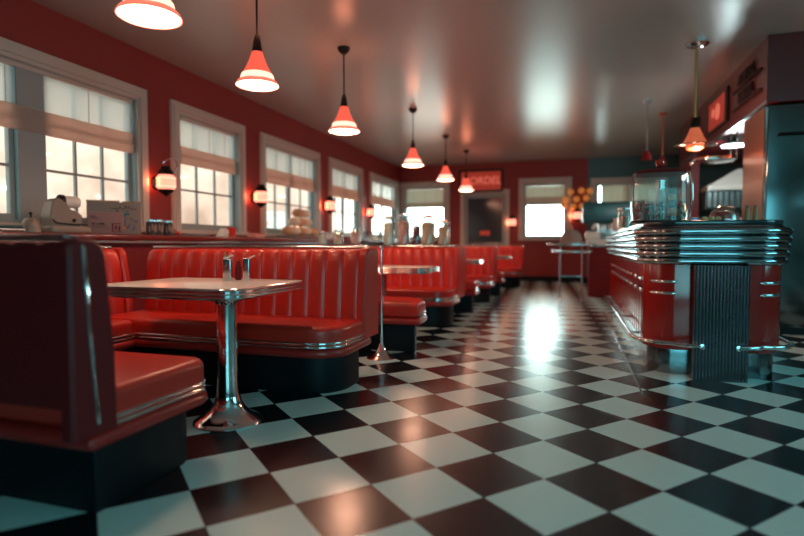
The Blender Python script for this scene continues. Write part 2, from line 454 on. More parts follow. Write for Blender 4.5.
# back door
d = room('door_1')
bm = B(); box(bm, -3.03, -2.93, YB - .05, YB + .02, 0, 2.55); box(bm, -1.75, -1.65, YB - .05, YB + .02, 0, 2.55); box(bm, -2.93, -1.75, YB - .05, YB + .02, 2.45, 2.55)
obj('casing', bm, 'trim', d, smooth=False)
bm = B(); box(bm, -2.93, -2.83, YB + .03, YB + .08, 0, 2.45); box(bm, -1.85, -1.75, YB + .03, YB + .08, 0, 2.45)
box(bm, -2.83, -1.85, YB + .03, YB + .08, 2.33, 2.45); box(bm, -2.83, -1.85, YB + .03, YB + .08, 0, .25)
obj('door_frame', bm, 'sash', d, smooth=False)
obj('pane', box(B(), -2.83, -1.85, YB + .05, YB + .06, .25, 2.33), 'door_glass', d, smooth=False)
bm = B(); box(bm, -2.8, -1.88, YB - .0, YB + .03, 1.02, 1.07); obj('push_bar', bm, 'chrome', d)
sg = tag(obj('door_notice', box(B(), -2.48, -2.2, YB + .035, YB + .048, 1.28, 1.4), 'glow_sign'), 'small red glowing notice on the dark glass of the back door', 'sign')

# soffit, pier and kitchen enclosure on the right
bm = box(B(), 2.03, XR, 6.90, 11.9, 2.57, H); obj('trim_1', bm, 'sign_face', kind='structure', smooth=False)
bm = box(B(), 2.03, 2.16, 10.75, 11.9, 0, 2.57); obj('trim_2', bm, 'leather_dark', kind='structure', smooth=False)
bm = box(B(), 2.022, 2.03, 6.90, 11.9, 2.555, 2.585); obj('trim_3', bm, 'chrome_soft', kind='structure', smooth=False)
# thin steel strip let into the floor along the counter
obj('trim_4', box(B(), .462, .476, 3.9, 8.6, 0, .004), 'chrome_soft', kind='structure', smooth=False)

# ------------------------------------------------------------------ window ledge
lt = thing('window_ledge', 'long dark cherry ledge running under the left windows', 'ledge', (XL, 0, 0))
obj('ledge_board', rbox(B(), .0, .55, 1.5, 14.9, 1.045, 1.11, .02, .02), 'ledge', lt)
obj('edge_strip', box(B(), .53, .545, 1.5, 14.9, 1.02, 1.044), 'chrome_soft', lt)
obj('base_panel', box(B(), .035, .48, 1.5, 14.9, 0.0, 1.044), 'leather_dark', lt)

# ------------------------------------------------------------------ window blinds
def blind(along, c, inward, lo, hi, ztop, zfold, zbot, label):
    hv = 'heavy_' if along == 'x' else ''
    g = 'woven blinds half lowered over the windows'
    rt = thing('window_blind', label, 'blind', (0, 0, 0), group=g)
    def bb(bm, p, q, d0, d1, r, s):
        e0, e1 = sorted((c + inward * d0, c + inward * d1))
        if along == 'y': box(bm, e0, e1, p, q, r, s)
        else: box(bm, p, q, e0, e1, r, s)
    bm = B(); bb(bm, lo, hi, -.06, -.01, ztop - .04, ztop); obj('headrail', bm, 'trim', rt)
    bm = B(); z = ztop - .055
    while z > zfold + .01:
        bb(bm, lo, hi, -.040, -.030, z - .0075, z + .0065); z -= .0142 if along == 'x' else .0195
    obj('slats', bm, hv + 'blind', rt, smooth=False)
    bm = B(); hh = (zfold - zbot) / 2
    bb(bm, lo - .005, hi + .005, -.052, -.018, zfold - hh - .01, zfold + .015)
    bb(bm, lo - .005, hi + .005, -.058, -.008, zbot, zbot + hh)
    obj('lower_folds', bm, hv + 'fold', rt, smooth=False)
    for f in (.2, .5, .8):
        bm = B(); p = lo + (hi - lo) * f; bb(bm, p - .004, p + .004, -.028, -.024, zfold, ztop - .04)
        obj('cord', bm, 'trim', rt, smooth=False)
    return rt
blind('y', XL, 1, WL[0][0] + .04, WL[0][1] - .05, 2.68, 2.28, 2.07, 'wide grey-green slatted blind over the nearest left window')
blind('y', XL, 1, WL[1][0] + .10, WL[1][1] - .08, 2.68, 2.28, 2.07, 'pale blind over the second window from the left')
blind('y', XL, 1, WL[2][0] + .10, WL[2][1] - .06, 2.68, 2.28, 2.05, 'pale blind over the third window, above the pile of round buns')
blind('y', XL, 1, WL[3][0] + .12, WL[3][1] - .06, 2.68, 2.28, 2.05, 'pale blurred blind over the fourth left window')
blind('y', XL, 1, WL[4][0] + .10, WL[4][1] - .06, 2.68, 2.28, 2.05, 'pale blurred blind over the last left window, in the far corner')
blind('x', YB, -1, BW[0][0] + .04, BW[0][1] - .04, 2.66, 2.22, 2.08, 'cream blind over the back wall window in the left corner, behind the jars')
blind('x', YB, -1, BW[1][0] + .04, BW[1][1] - .04, 2.66, 2.30, 2.08, 'cream blind over the back wall window right of the door')
blind('x', YB, -1, .74, 2.14, 2.62, 2.02, 1.93, 'cream blind over the kitchen window in the teal wall')

# ------------------------------------------------------------------ booths
def back_mesh(Lx, D, t, z0, z1, ch, lean=.05, rear=False, b=.018):
    """channel-tufted backrest, facing -y, aisle end at x=0"""
    bm = B(); nch = max(1, round(Lx / ch)); per = 8; rings = []
    for i in range(nch * per + 1):
        x = -Lx * i / (nch * per); u = (i % per) / per
        bul = b * (abs(math.sin(PI * u)) ** 0.42)
        e = min(i, nch * per - i) / per
        prof = []
        zz = [z0, z0 + .06, z0 + (z1 - z0) * .35, z0 + (z1 - z0) * .65, z1 - .10]
        for k, z in enumerate(zz):
            f = (z - z0) / (z1 - z0)
            prof.append((x, D + lean * f - bul * (0.6 if k == 0 else 1), z))
        cy = D + lean + .05
        for k in range(1, 6):     # rolled top
            a = k / 6 * PI / 2
            prof.append((x, cy - (.05 + bul) * math.cos(a) , z1 - .10 + (.08 + bul * .7) * math.sin(a)))
        prof.append((x, D + t - .03, z1 - .02 + bul * .5)); prof.append((x, D + t - .005, z1 - .04))
        prof.append((x, D + t, z1 - .09)); prof.append((x, D + t, z0))
        rings.append(prof)
    return loft(bm, rings)
def bench(label, X, Y, face, Lx, D, t, z0=.45, ztop=.975, rc=.20, ch=.135, lean=.05, group='red diner booth benches', xin=.0, seat_in=0.0, back_mat='leather', pin=.10, pipe=None):
    """face=-1 looks to the camera (-y), +1 looks away. Y is the front edge of the seat, X the aisle end."""
    rt = thing('booth_bench', label, 'bench', (X, Y, 0), group=group)
    s = -face                      # local y grows from seat front to back; s=+1 keeps, -1 mirrors
    def fl(bm):
        if s < 0:
            for v in bm.verts: v.co.y = -v.co.y
        return bm
    rad = (.01, rc, .01, .01)
    obj('plinth', fl(rbox(B(), -Lx, -.05 - seat_in, pin, D + .02, 0, .262, (.01, rc + .05, .01, .01), .004)), 'black', rt)
    obj('seat_frame', fl(rbox(B(), -Lx, 0.02 - seat_in, -.015, D + min(t, .10), .262, .322, (.01, rc + .02, .02, .01), .026)), 'lip', rt)
    bm = B()
    rbox(bm, -Lx, .008 - seat_in, -.006, D, .325, .344, rad, .008); rbox(bm, -Lx, .008 - seat_in, -.006, D, .350, .369, rad, .008)
    obj('trim_band', fl(bm), 'chrome', rt)
    bm = rbox(B(), -Lx, 0 - seat_in, 0, D + .07, .3225, z0 + .015, rad, .038, seg=8, bs=5)
    obj('cushion', fl(bm), 'leather', rt)
    obj('backrest', fl(back_mesh(Lx - .06 - xin, D, t, z0 - .03, ztop, ch, lean)), back_mat, rt).location = (-.05 - xin, 0, 0)
    # smooth wing closing the aisle end, leaning like the backrest
    bm = B(); rings = []
    for x in (-.052 - xin, -.04 - xin, -.0 - xin, .012 - xin):
        i = .012 if x in (-.052 - xin, .012 - xin) else 0.0
        pr = [(D - .035 + i, .322), (D - .03 + i, .6), (D - .03 + lean + i, ztop - .09)]
        for k in range(1, 6):
            a = k / 6 * PI / 2; pr.append((D - .03 + lean + i + .07 * (1 - math.cos(a)), ztop - .09 + (.095 - i) * math.sin(a)))
        for k in range(0, 6):
            a = PI / 2 * (1 - k / 6); pr.append((D + t - .02 + (.04 - i) * math.cos(a), ztop - .045 + (.05 - i) * math.sin(a)))
        pr.append((D + t + .02 - i, .322))
        rings.append([(x, y, z) for y, z in pr])
    wg = obj('end_panel', fl(loft(bm, rings)), back_mat, rt)
    ym = D + t * .45; ylo = ym + .02; ymd = ym + lean * .6; yhi = ym + lean
    if pipe: ylo, yhi = pipe; ymd = (ylo + yhi) / 2
    pts = [(.013 - xin, ylo, .36), (.013 - xin, ymd, .66), (.013 - xin, yhi, ztop - .03), (-.012 - xin, yhi, ztop + .004), (-.05 - xin, yhi, ztop + .006)]
    if pipe: obj('piping', fl(tube(B(), pts, .007, 8)), 'chrome', wg)
    obj('top_rail', fl(tube(B(), [(-Lx, D + lean + .085, ztop + .006), (-.05 - xin, D + lean + .085, ztop + .006)], .013, 12)), 'chrome_soft', rt)
    return rt
# near bench, seen from behind at the left edge
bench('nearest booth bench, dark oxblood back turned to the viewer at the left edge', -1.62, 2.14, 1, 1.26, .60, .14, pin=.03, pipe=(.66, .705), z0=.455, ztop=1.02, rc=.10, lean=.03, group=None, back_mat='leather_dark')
A = bench('long red channelled bench behind the white table with the napkin holders', -1.42, 3.10, -1, 1.98, .50, .25)
b2 = bench('red bench end with rounded seat just beyond the chrome post', -1.33, 5.34, 1, 2.35, .56, .24, rc=.42, xin=.42)
C = bench('red channelled bench facing the second table, in front of the large jars', -1.37, 6.18, -1, 2.4, .50, .42)
bench('red bench with its back against the large jars, third rounded seat end', -1.33, 8.36, 1, 2.4, .55, .24, rc=.30, xin=.15)
bench('red bench facing the third table, below the back door', -1.31, 9.05, -1, 2.4, .50, .42)
bench('blurred red bench turned away, between the third and fourth tables', -1.27, 11.10, 1, 2.4, .55, .40, rc=.30, xin=.15)
bench('farthest red bench, last of the row by the back wall', -1.10, 12.6, -1, 2.5, .50, .42)

# wall-side bench closing the first booth
wb = bench('short red bench along the window side of the nearest booth', -2.99, 3.52, -1, 1.39, .47, .16, rc=.02, ch=.135, group=None, seat_in=.45, pin=.05)
wb.rotation_euler = (0, 0, R(90))

# chrome post with flared foot at the end of the long bench
cp = thing('chrome_post', 'slim chrome post with flared foot at the aisle end of the long bench', 'post', (-1.583, 4.42, 0))
obj('foot', lathe(B(), [(.0, 0), (.13, 0), (.132, .008), (.12, .016), (.085, .03), (.055, .06), (.03, .10), (.016, .14), (.0, .14)]), 'chrome', cp)
obj('pole', lathe(B(), [(0, .13), (.013, .13), (.013, .96), (0, .96)], seg=14), 'chrome', cp)
obj('finial', ball(B(), (0, 0, .975), .02), 'chrome', cp)

# ------------------------------------------------------------------ tables
def table(label, cx, cy, sx, sy, px, py, H_=.76):
    rt = thing('booth_table', label, 'table', (cx, cy, 0), group='white topped booth tables')
    obj('tabletop', rbox(B(), -sx / 2 + .012, sx / 2 - .012, -sy / 2 + .012, sy / 2 - .012, H_ - .05, H_, .10, .004), 'top', rt)
    bm = B()     # ribbed chrome edge
    prof = []
    zt, zb = H_ + .002, H_ - .062
    nr = 3; hgt = (zt - zb) / nr
    prof.append((.016, zt))
    for k in range(nr):
        for j in range(0, 7):
            a = j / 6 * PI; prof.append((.010 - .011 * math.sin(a), zt - hgt * (k + j / 6)))
    prof.append((.016, zb))
    loft(bm, [[(x, y, z) for x, y in rect2(-sx / 2, sx / 2, -sy / 2, sy / 2, .11, ins, 8)] for ins, z in prof], cap=False)
    obj('edge_band', bm, 'chrome', rt)
    obj('underside', rbox(B(), -sx / 2 + .03, sx / 2 - .03, -sy / 2 + .03, sy / 2 - .03, H_ - .062, H_ - .05, .09, .002), 'black', rt)
    p = obj('pedestal', lathe(B(), [(0, .10), (.075, .10), (.062, .16), (.057, .25), (.056, H_ - .09), (.075, H_ - .075), (.12, H_ - .062), (0, H_ - .062)], (px, py, 0)), 'chrome', rt)
    obj('base', lathe(B(), [(0, 0), (.185, 0), (.192, .006), (.188, .014), (.165, .026), (.13, .045), (.10, .075), (.078, .11), (.066, .15), (0, .15)], (px, py, 0), seg=40), 'chrome', rt)
    return rt
table('nearest white table with ribbed chrome edge, holding the napkin holders', -2.245, 2.87, 1.08, .88, .40, -.30)
table('second white table, between the chrome post and the jars bench', -2.02, 5.66, 1.20, .70, 0, 0)
table('third white table, blurred, under the back door', -1.95, 8.66, 1.16, .66, 0, 0)
table('farthest white table, blurred, beside the last benches', -1.80, 11.75, 1.16, .66, 0, 0)

# ------------------------------------------------------------------ things on the near table
nh = thing('napkin_dispenser', 'tall satin metal holder with white tissue and herbs, left on the near table', 'holder', (-2.235, 3.13, .76), R(17))
obj('body', rbox(B(), -.028, .028, -.024, .024, 0, .145, .006, .004), 'chrome_soft', nh)
bm = B(); ball(bm, (-.012, 0, .15), .017, (1, .8, .7)); tube(bm, [(0, 0, .148), (.012, 0, .162), (.03, .0, .168), (.036, 0, .166)], .007, 8)
obj('tissue', bm, 'white_cer', nh)
bm = B(); tube(bm, [(-.014, 0, .15), (-.018, 0, .175), (-.016, .004, .198)], [.008, .010, .003], 8); obj('herb_sprig', bm, 'wood', nh)
nh2 = thing('cutlery_holder', 'slim grey metal holder with a spoon handle, right on the near table', 'holder', (-2.105, 3.16, .76), R(17))
obj('body', rbox(B(), -.022, .022, -.022, .022, 0, .15, .006, .004), 'chrome_soft', nh2)
bm = B(); tube(bm, [(.006, 0, .13), (.02, 0, .150), (.040, 0, .163), (.056, 0, .168)], [.004, .004, .005, .006], 8); obj('spoon', bm, 'white_cer', nh2)
kb = thing('sauce_bottle', 'dark red sauce bottle standing between the two metal holders', 'bottle', (-2.172, 3.16, .76))
obj('body', lathe(B(), [(0, 0), (.018, 0), (.020, .01), (.020, .085), (.012, .11), (.009, .13), (0, .13)]), 'leather_dark', kb)
obj('cap', lathe(B(), [(0, .131), (.010, .131), (.010, .15), (0, .152)]), 'red_plastic', kb)

# ------------------------------------------------------------------ things on the ledge
ZL = 1.11
sc = thing('kitchen_mixer', 'old beige rounded appliance with a drum head on the near ledge', 'appliance', (-4.54, 3.86, ZL), R(-12))
sc.scale = (.86, .80, .93)
bm = rbox(B(), -.15, .15, -.24, .24, 0, .07, .06, .02); obj('base', bm, 'beige', sc)
bm = B(); rings = []
for x in (-.10, -.09, .09, .10):
    i = .01 if abs(x) > .095 else 0
    rings.append([(x, y, z) for y, z in ((-.20 + i, .07), (.12 - i, .07), (.15 - i, .10), (.15 - i, .18), (.11, .21 - i), (.02, .24 - i), (-.03, .31 - i), (-.11, .345 - i), (-.18 + i, .31), (-.215 + i, .15))])
obj('housing', loft(bm, rings), 'beige', sc)
obj('drum', lathe(B(), [(0, -.08), (.05, -.08), (.062, -.065), (.062, .10), (.05, .13), (0, .135)], (.03, .02, .315), axis='y'), 'white_cer', sc)
obj('drum_ring', lathe(B(), [(0, -.105), (.055, -.105), (.070, -.09), (.070, -.05), (0, -.05)], (.03, .02, .315), axis='y'), 'black_metal', sc)
bm = B(); tube(bm, [(.103, -.19, .135), (.112, -.15, .10), (.115, 0, .09), (.115, .19, .088)], .007, 8); obj('cable', bm, 'rubber', sc)
obj('control_knob', lathe(B(), [(0, 0), (.018, 0), (.016, .016), (0, .018)], (.102, .05, .13), axis='x'), 'black_metal', sc)
hp = thing('hand_bell', 'small beige peaked weight with a knob, left of the old appliance', 'ornament', (-4.5, 3.50, ZL))
obj('body', lathe(B(), [(0, 0), (.075, 0), (.075, .05), (.06, .10), (.035, .125), (0, .13)], seg=20), 'beige', hp)
obj('knob', ball(lathe(B(), [(0, .128), (.008, .128), (.008, .16), (0, .16)], seg=10), (0, 0, .165), .014), 'black_metal', hp)
fl_ = thing('flat_tray', 'dark flat tray lying at the left end of the ledge', 'tray', (-4.5, 3.2, ZL))
obj('tray_base', rbox(B(), -.13, .13, -.16, .16, 0, .03, .02, .008), 'steel', fl_); obj('tray_lid', rbox(B(), -.12, .12, -.15, .15, .031, .055, .02, .008), 'teal_metal', fl_)

def printed(rt, xf, y0, y1, z0, z1, spec):
    for nm, m, rects in spec:
        bm = B()
        for (a, b, c, d_) in rects:
            box(bm, xf, xf + .0015, y0 + (y1 - y0) * a, y0 + (y1 - y0) * b, z0 + (z1 - z0) * c, z0 + (z1 - z0) * d_)
        obj(nm, bm, m, rt, smooth=False)
c1 = thing('storage_carton', 'large pale printed carton standing at the back of the ledge', 'box', (-4.60, 4.50, ZL), R(-45))
obj('carton_body', rbox(B(), -.08, .08, -.25, .25, 0, .335, .004, .004), 'carton', c1)
bm = B(); box(bm, -.083, .085, -.253, .05, .3355, .352); box(bm, -.083, .085, .07, .253, .3355, .348); obj('lid_flap', bm, 'wood', c1)
rq = random.Random(3)
def specks(n, a0, a1, b0, b1, w_, h_):
    out_ = []
    for q in range(n):
        a = rq.uniform(a0, a1); b = rq.uniform(b0, b1); out_.append((a, a + rq.uniform(.3, 1) * w_, b, b + rq.uniform(.3, 1) * h_))
    return out_
printed(c1, .0801, -.25, .25, 0, .335, [('printed_lettering', 'ink', [(.42, .9, .80, .815)] + specks(14, .4, .9, .70, .86, .03, .05)),
    ('blue_print', 'ink_teal', [(.42, .78, .60, .68)] + specks(16, .42, .7, .2, .55, .05, .07)),
    ('scene_print', 'ink_blue', specks(22, .5, .92, .12, .5, .05, .06))])
printed(c1, .0817, -.25, .25, 0, .335, [('orange_spot', 'orange', [(.66, .71, .18, .25)])])
c2 = thing('small_carton', 'smaller pinkish printed carton in front of the large carton', 'box', (-4.44, 4.24, ZL), R(-45))
obj('carton_body', rbox(B(), -.055, .055, -.155, .155, 0, .215, .004, .004), 'pink_carton', c2)
printed(c2, .0551, -.155, .155, 0, .215, [('printed_lettering', 'ink', [(.05, .22, .78, .82), (.05, .30, .70, .73), (.1, .18, .42, .50), (.22, .28, .42, .48), (.30, .45, .42, .50), (.1, .5, .36, .375), (.1, .55, .30, .315)]),
    ('printed_panel', 'leather_dark', [(.66, .70, .12, .50), (.70, .92, .46, .50), (.74, .80, .2, .4), (.84, .9, .15, .38), (.66, .95, .09, .12)])])

def spice_jar(label, x, y, r, h, g):
    rt = thing('spice_jar', label, 'jar', (x, y, ZL), group=g)
    obj('jar_body', lathe(B(), [(0, 0), (r, 0), (r, h * .82), (r * .9, h * .86), (0, h * .86)], seg=20), 'ink', rt)
    obj('lid', lathe(B(), [(0, h * .86), (r * .95, h * .86), (r * .95, h * .98), (0, h)], seg=20), 'chrome_soft', rt)
    bm = B()
    for k in range(5):
        a = R(-60 + k * 30); box(bm, r * math.cos(a) - .004, r * math.cos(a) + .004, r * math.sin(a) - .010, r * math.sin(a) + .010, h * (.2 + .1 * (k % 2)), h * (.6 + .1 * (k % 2)))
    obj('label_print', bm, 'carton', rt, smooth=False)
spice_jar('left dark spice jar beside the cartons on the ledge', -4.50, 4.90, .052, .175, 'dark spice jars')
spice_jar('middle dark spice jar of the three on the ledge', -4.52, 5.03, .052, .18, 'dark spice jars')
spice_jar('right dark spice jar, nearest the red pot', -4.50, 5.165, .052, .175, 'dark spice jars')
rp = tag(obj('red_tomato', ball(B(), (0, 0, .028), .03, (1, 1, .9)), 'red_plastic', loc=(-4.48, 5.32, ZL)), 'small round red tomato right of the dark spice jars', 'tomato')
dsh = thing('white_platter', 'low white platter under the second window', 'plate', (-4.55, 5.72, ZL))
obj('plate', lathe(B(), [(0, 0), (.10, 0), (.18, .022), (.185, .028), (.10, .010), (0, .010)], seg=28), 'white_cer', dsh)
bk = thing('window_latch_bar', 'dark hinged bar lying on the sill of the second window', 'bar', (-4.80, 6.28, 1.17))
def cup(name, label, x, y, r0, r1, h, m, lean=0):
    rt = thing(name, label, 'cup', (x, y, ZL))
    obj('cup_wall', lathe(B(), [(0, 0), (r0, 0), (r1, h), (r1 - .006, h), (r0 - .006, .008), (0, .008)], seg=24), m, rt)
    obj('rim', lathe(B(), [(r1 - .008, h), (r1 + .004, h), (r1 + .004, h + .008), (r1 - .008, h + .008)], seg=24), m, rt)
    return rt
bpy.data.objects.remove(bk)
cup('red_cup', 'red tapered cup under the right half of the second window', -4.52, 6.42, .055, .072, .125, 'red_plastic')
pg = thing('folded_napkin', 'pale green folded napkin leaning beside the red cup', 'napkin', (-4.52, 6.22, ZL))
bm = B(); rings = []
for x in (-.05, .05): rings.append([(x, -.07, 0), (x, .07, 0), (x, .075, .09), (x, .03, .115), (x, -.02, .07)])
obj('napkin_fold', loft(bm, rings), 'white_cer', pg); obj('green_border', box(B(), .0505, .053, -.02, .07, .02, .03), 'green', pg)
pk = thing('pink_box', 'low pink box between the second and third windows', 'box', (-4.52, 7.05, ZL))
obj('box_body', rbox(B(), -.07, .07, -.13, .13, 0, .05, .01, .006), 'pink', pk); obj('lid', rbox(B(), -.074, .074, -.134, .134, .0505, .065, .01, .005), 'pink', pk)
# pile of buns
tr = thing('bun_tray', 'low pale basket holding the buns under the third window', 'basket', (-4.52, 8.42, ZL))
obj('basket_wall', rbox(B(), -.20, .20, -.52, .52, 0, .05, .08, .012), 'carton', tr)
where = {0: 'bottom', 1: 'middle', 2: 'top'}
rows = [(0, [-.42, -.21, 0, .21, .42]), (1, [-.20, 0.02, .24]), (2, [-.08, .16])]
side = {5: ['at the near end of the basket', 'second from the near end of the basket', 'in the middle of the basket', 'second from the far end', 'at the far end of the basket'],
        3: ['on the near side', 'in the centre', 'on the far side'], 2: ['on the near side', 'on the far side']}
for lev, ys in rows:
    for j, yy in enumerate(ys):
        r = .10
        bm = ball(B(), (0, 0, 0), r, (1.1, 1.03, .78), 18)
        tag(obj('bread_bun', bm, 'cream' if (j + lev) % 2 else 'bun', loc=(-4.52, 8.42 + yy, ZL + .052 + .078 + lev * .157)), 'round bun in the %s layer, %s' % (where[lev], side[len(ys)][j]), 'bun', 'buns piled under the third window')
bw = cup('white_mug', 'white mug right of the bun pile, before the fourth window', -4.50, 9.55, .045, .05, .11, 'white_cer')
rb = tag(obj('red_tin', rbox(B(), -.07, .07, -.10, .10, 0, .07, .01, .006), 'leather_dark', loc=(-4.50, 10.4, ZL)), 'small dark red tin below the fourth window', 'tin')
rb2 = tag(obj('cream_box', rbox(B(), -.10, .10, -.60, .60, 0, .075, .01, .006), 'cream', loc=(-4.50, 12.3, ZL)), 'long low cream box near the far end of the ledge', 'box')

# ------------------------------------------------------------------ large jars on a shelf behind the third bench
dv = thing('divider_shelf', 'low dark divider shelf behind the third bench carrying the jars', 'shelf', (-2.45, 7.31, 0))
obj('shelf_top', rbox(B(), -1.25, .86, -.16, .16, .975, 1.0, .01, .006), 'chrome_soft', dv)
obj('panel', box(B(), -1.22, .84, -.14, .14, 0, .974), 'leather_dark', dv)
def big_jar(x, r, h, fill, lab, lidm):
    rt = thing('storage_jar', lab, 'jar', (x, 7.31, 1.0), group='large jars behind the third bench')
    obj('jar_glass', lathe(B(), [(0, 0), (r, 0), (r, h * .80), (r * .85, h * .86), (r * .85, h * .90), (r * .82, h * .90), (r * .82, h * .85), (r * .95, h * .79), (r * .95, .01), (0, .01)], seg=24), 'glass', rt)
    obj('contents', lathe(B(), [(0, .012), (r * .93, .012), (r * .93, h * .70), (r * .5, h * .76), (0, h * .78)], seg=20), fill, rt)
    obj('lid', lathe(B(), [(0, h * .90), (r * .9, h * .90), (r * .9, h * .96), (r * .3, h), (0, h)], seg=24), lidm, rt)
big_jar(-2.50, .082, .42, 'cream', 'cream filled jar, leftmost of the large jars, behind the wire glass box', 'white_cer')
big_jar(-2.28, .092, .45, 'pink', 'pinkish jar, second from the left of the large jars', 'chrome_soft')
big_jar(-2.09, .06, .36, 'leather_dark', 'slim dark jar between the pinkish and the orange jars', 'copper')
big_jar(-1.92, .098, .42, 'bun', 'orange-brown filled jar, widest of the large jars', 'wood')
big_jar(-1.69, .085, .34, 'bun', 'shorter orange-brown jar, rightmost of the large jars', 'copper')
gb = thing('glass_box', 'square grey glass box standing left of the large jars', 'box', (-2.715, 7.22, 1.0))
bm = B(); 
for sx_ in (-1, 1):
    for sy_ in (-1, 1): box(bm, sx_ * .115 - .006, sx_ * .115 + .006, sy_ * .055 - .006, sy_ * .055 + .006, 0, .19)
for z_ in (0, .18):
    for sy_ in (-1, 1): box(bm, -.115, .115, sy_ * .055 - .005, sy_ * .055 + .005, z_, z_ + .01)
obj('box_frame', bm, 'black_metal', gb); obj('glass_wall', box(B(), -.11, .11, -.05, .05, .012, .178), 'glass', gb)
for i_, (x_, m_) in enumerate(((-3.55, 'cream'), (-3.3, 'bun'), (-3.02, 'pink'))):
    big_jar(x_, .07, .2 + .03 * i_, m_, ('low cream jar at the window end of the divider shelf', 'low brown jar second from the window end of the divider shelf', 'low pink jar third from the window end of the divider shelf')[i_], 'chrome_soft')

# ------------------------------------------------------------------ pendant lamps
def pendant(label, x, y, zb, r=.185, power=9):
    rt = thing('pendant_lamp', label, 'lamp', (x, y, H), group='red glass pendant lamps over the booths')
    z = zb - H
    obj('canopy', lathe(B(), [(0, 0), (.075, 0), (.075, -.02), (.06, -.045), (.03, -.075), (0, -.075)]), 'black_metal', rt)
    obj('rod', lathe(B(), [(0, -.07), (.009, -.07), (.009, z + .40), (0, z + .40)], seg=10), 'black_metal', rt)
    obj('socket', lathe(B(), [(0, z + .43), (.018, z + .43), (.032, z + .38), (.045, z + .29), (.048, z + .275), (0, z + .275)]), 'black_metal', rt)
    sh = obj('lamp_shade', lathe(B(), [(.047, z + .285), (.052, z + .27), (.072, z + .21), (.100, z + .15), (.122, z + .11), (.130, z + .096)], seg=36), 'glow_red', rt)
    obj('shade_band', lathe(B(), [(.130, z + .096), (.138, z + .086), (.146, z + .05), (.152, z + .04)], seg=36), 'glow_band', sh)
    obj('shade_rim', lathe(B(), [(.153, z + .04), (.168, z + .032), (.180, z + .016), (r + .002, z), (r - .006, z - .002), (r - .01, z + .004), (.15, z + .036)], seg=36), 'glow_rim', sh)
    obj('diffuser', lathe(B(), [(0, z - .022), (.08, z - .019), (.14, z - .010), (.176, z + .002), (.10, z + .02), (0, z + .02)], seg=36), 'glow_white', rt)
    l = bpy.data.lights.new('pendant_light', 'SPOT'); l.energy = power; l.color = (1.0, 0.52, 0.34)
    l.spot_size = R(170); l.spot_blend = 0.6; l.shadow_soft_size = .12
    lo = bpy.data.objects.new('pendant_light', l); COL.objects.link(lo); lo.parent = rt; lo.location = (0, 0, z - .02)
    lu = bpy.data.lights.new('pendant_uplight', 'POINT'); lu.energy = power * .05; lu.color = (1.0, 0.30, 0.16); lu.shadow_soft_size = .1
    lv = bpy.data.objects.new('pendant_uplight', lu); COL.objects.link(lv); lv.parent = rt; lv.location = (0.0, 0, z + .5)
    return rt
PL = 72
pendant('nearest red glass pendant lamp, cut by the top edge of the photo', -2.42, 2.66, 2.36, power=PL * .5)
pendant('second red glass pendant lamp from the viewer', -2.62, 4.13, 2.385, power=PL)
pendant('third red glass pendant lamp, over the aisle end of the long bench', -2.56, 5.86, 2.33, power=PL)
pendant('fourth red pendant lamp, before the far left corner', -2.58, 8.80, 2.35, power=PL)
pendant('fifth red pendant lamp, over the back corner window', -2.54, 11.1, 2.37, power=PL)
pendant('farthest red pendant lamp, in front of the back door', -2.46, 13.0, 2.33, power=PL)

# ------------------------------------------------------------------ wall sconces
def sconce(label, x, y, z, rz=0.0, pw=3.0, loop=True):
    rt = thing('wall_sconce', label, 'lamp', (x, y, z), rz, group='amber lantern sconces')
    obj('backplate', lathe(B(), [(0, 0), (.085, 0), (.085, .015), (.05, .03), (0, .03)], axis='x'), 'black_metal', rt)
    bm = B(); tube(bm, [(.02, 0, 0), (.06, 0, .0), (.09, 0, .0)], .016, 10); obj('arm', bm, 'black_metal', rt)
    gx = .155
    obj('top_cap', lathe(B(), [(.04, .20), (.052, .195), (.06, .16), (.085, .14), (.095, .115), (.10, .09), (0, .09)], (gx, 0, 0)), 'black_metal', rt)
    g = obj('lantern_glass', lathe(B(), [(0, .09), (.085, .09), (.105, .06), (.108, 0), (.105, -.06), (.085, -.085), (0, -.085)], (gx, 0, 0)), 'glow_orange', rt)
    bm = B()
    for zz in (.05, -.05): lathe(bm, [(.106, zz + .006), (.113, zz + .004), (.113, zz - .004), (.106, zz - .006)], (gx, 0, 0))
    obj('glass_rings', bm, 'glow_ring', g)
    obj('bottom_cap', lathe(B(), [(0, -.085), (.095, -.085), (.085, -.11), (.06, -.13), (.03, -.15), (.012, -.165), (0, -.17)], (gx, 0, 0)), 'black_metal', rt)
    if loop:
        bm = B(); tube(bm, [(gx - .05, .03, .17), (gx - .04, .0, .24), (gx + .0, .04, .29), (gx + .03, .10, .30), (gx + .04, .15, .26), (gx + .03, .16, .20), (gx + .02, .12, .17)], .006, 8)
        obj('wire_loop', bm, 'chrome', rt)
    l = bpy.data.lights.new('sconce_light', 'POINT'); l.energy = pw; l.color = (1.0, 0.30, 0.14); l.shadow_soft_size = .08
    lo = bpy.data.objects.new('sconce_light', l); COL.objects.link(lo); lo.parent = rt; lo.location = (.06, -.14, 0.0)
    return rt
sconce('amber lantern sconce with wire loop between first and second windows', XL, 5.40, 1.76)
sconce('amber lantern sconce between second and third windows', XL, 7.50, 1.76, loop=False)
sconce('amber lantern sconce between third and fourth windows', XL, 10.08, 1.80, loop=False)
sconce('blurred amber sconce between the last two left windows', XL, 12.45, 1.80, loop=False)
sconce('bright amber sconce on the back wall right of the door', -1.56, YB, 1.62, R(-90), loop=False)
sconce('bright amber sconce on the back wall under the gold balls', .14, YB, 1.78, R(-90), loop=False)

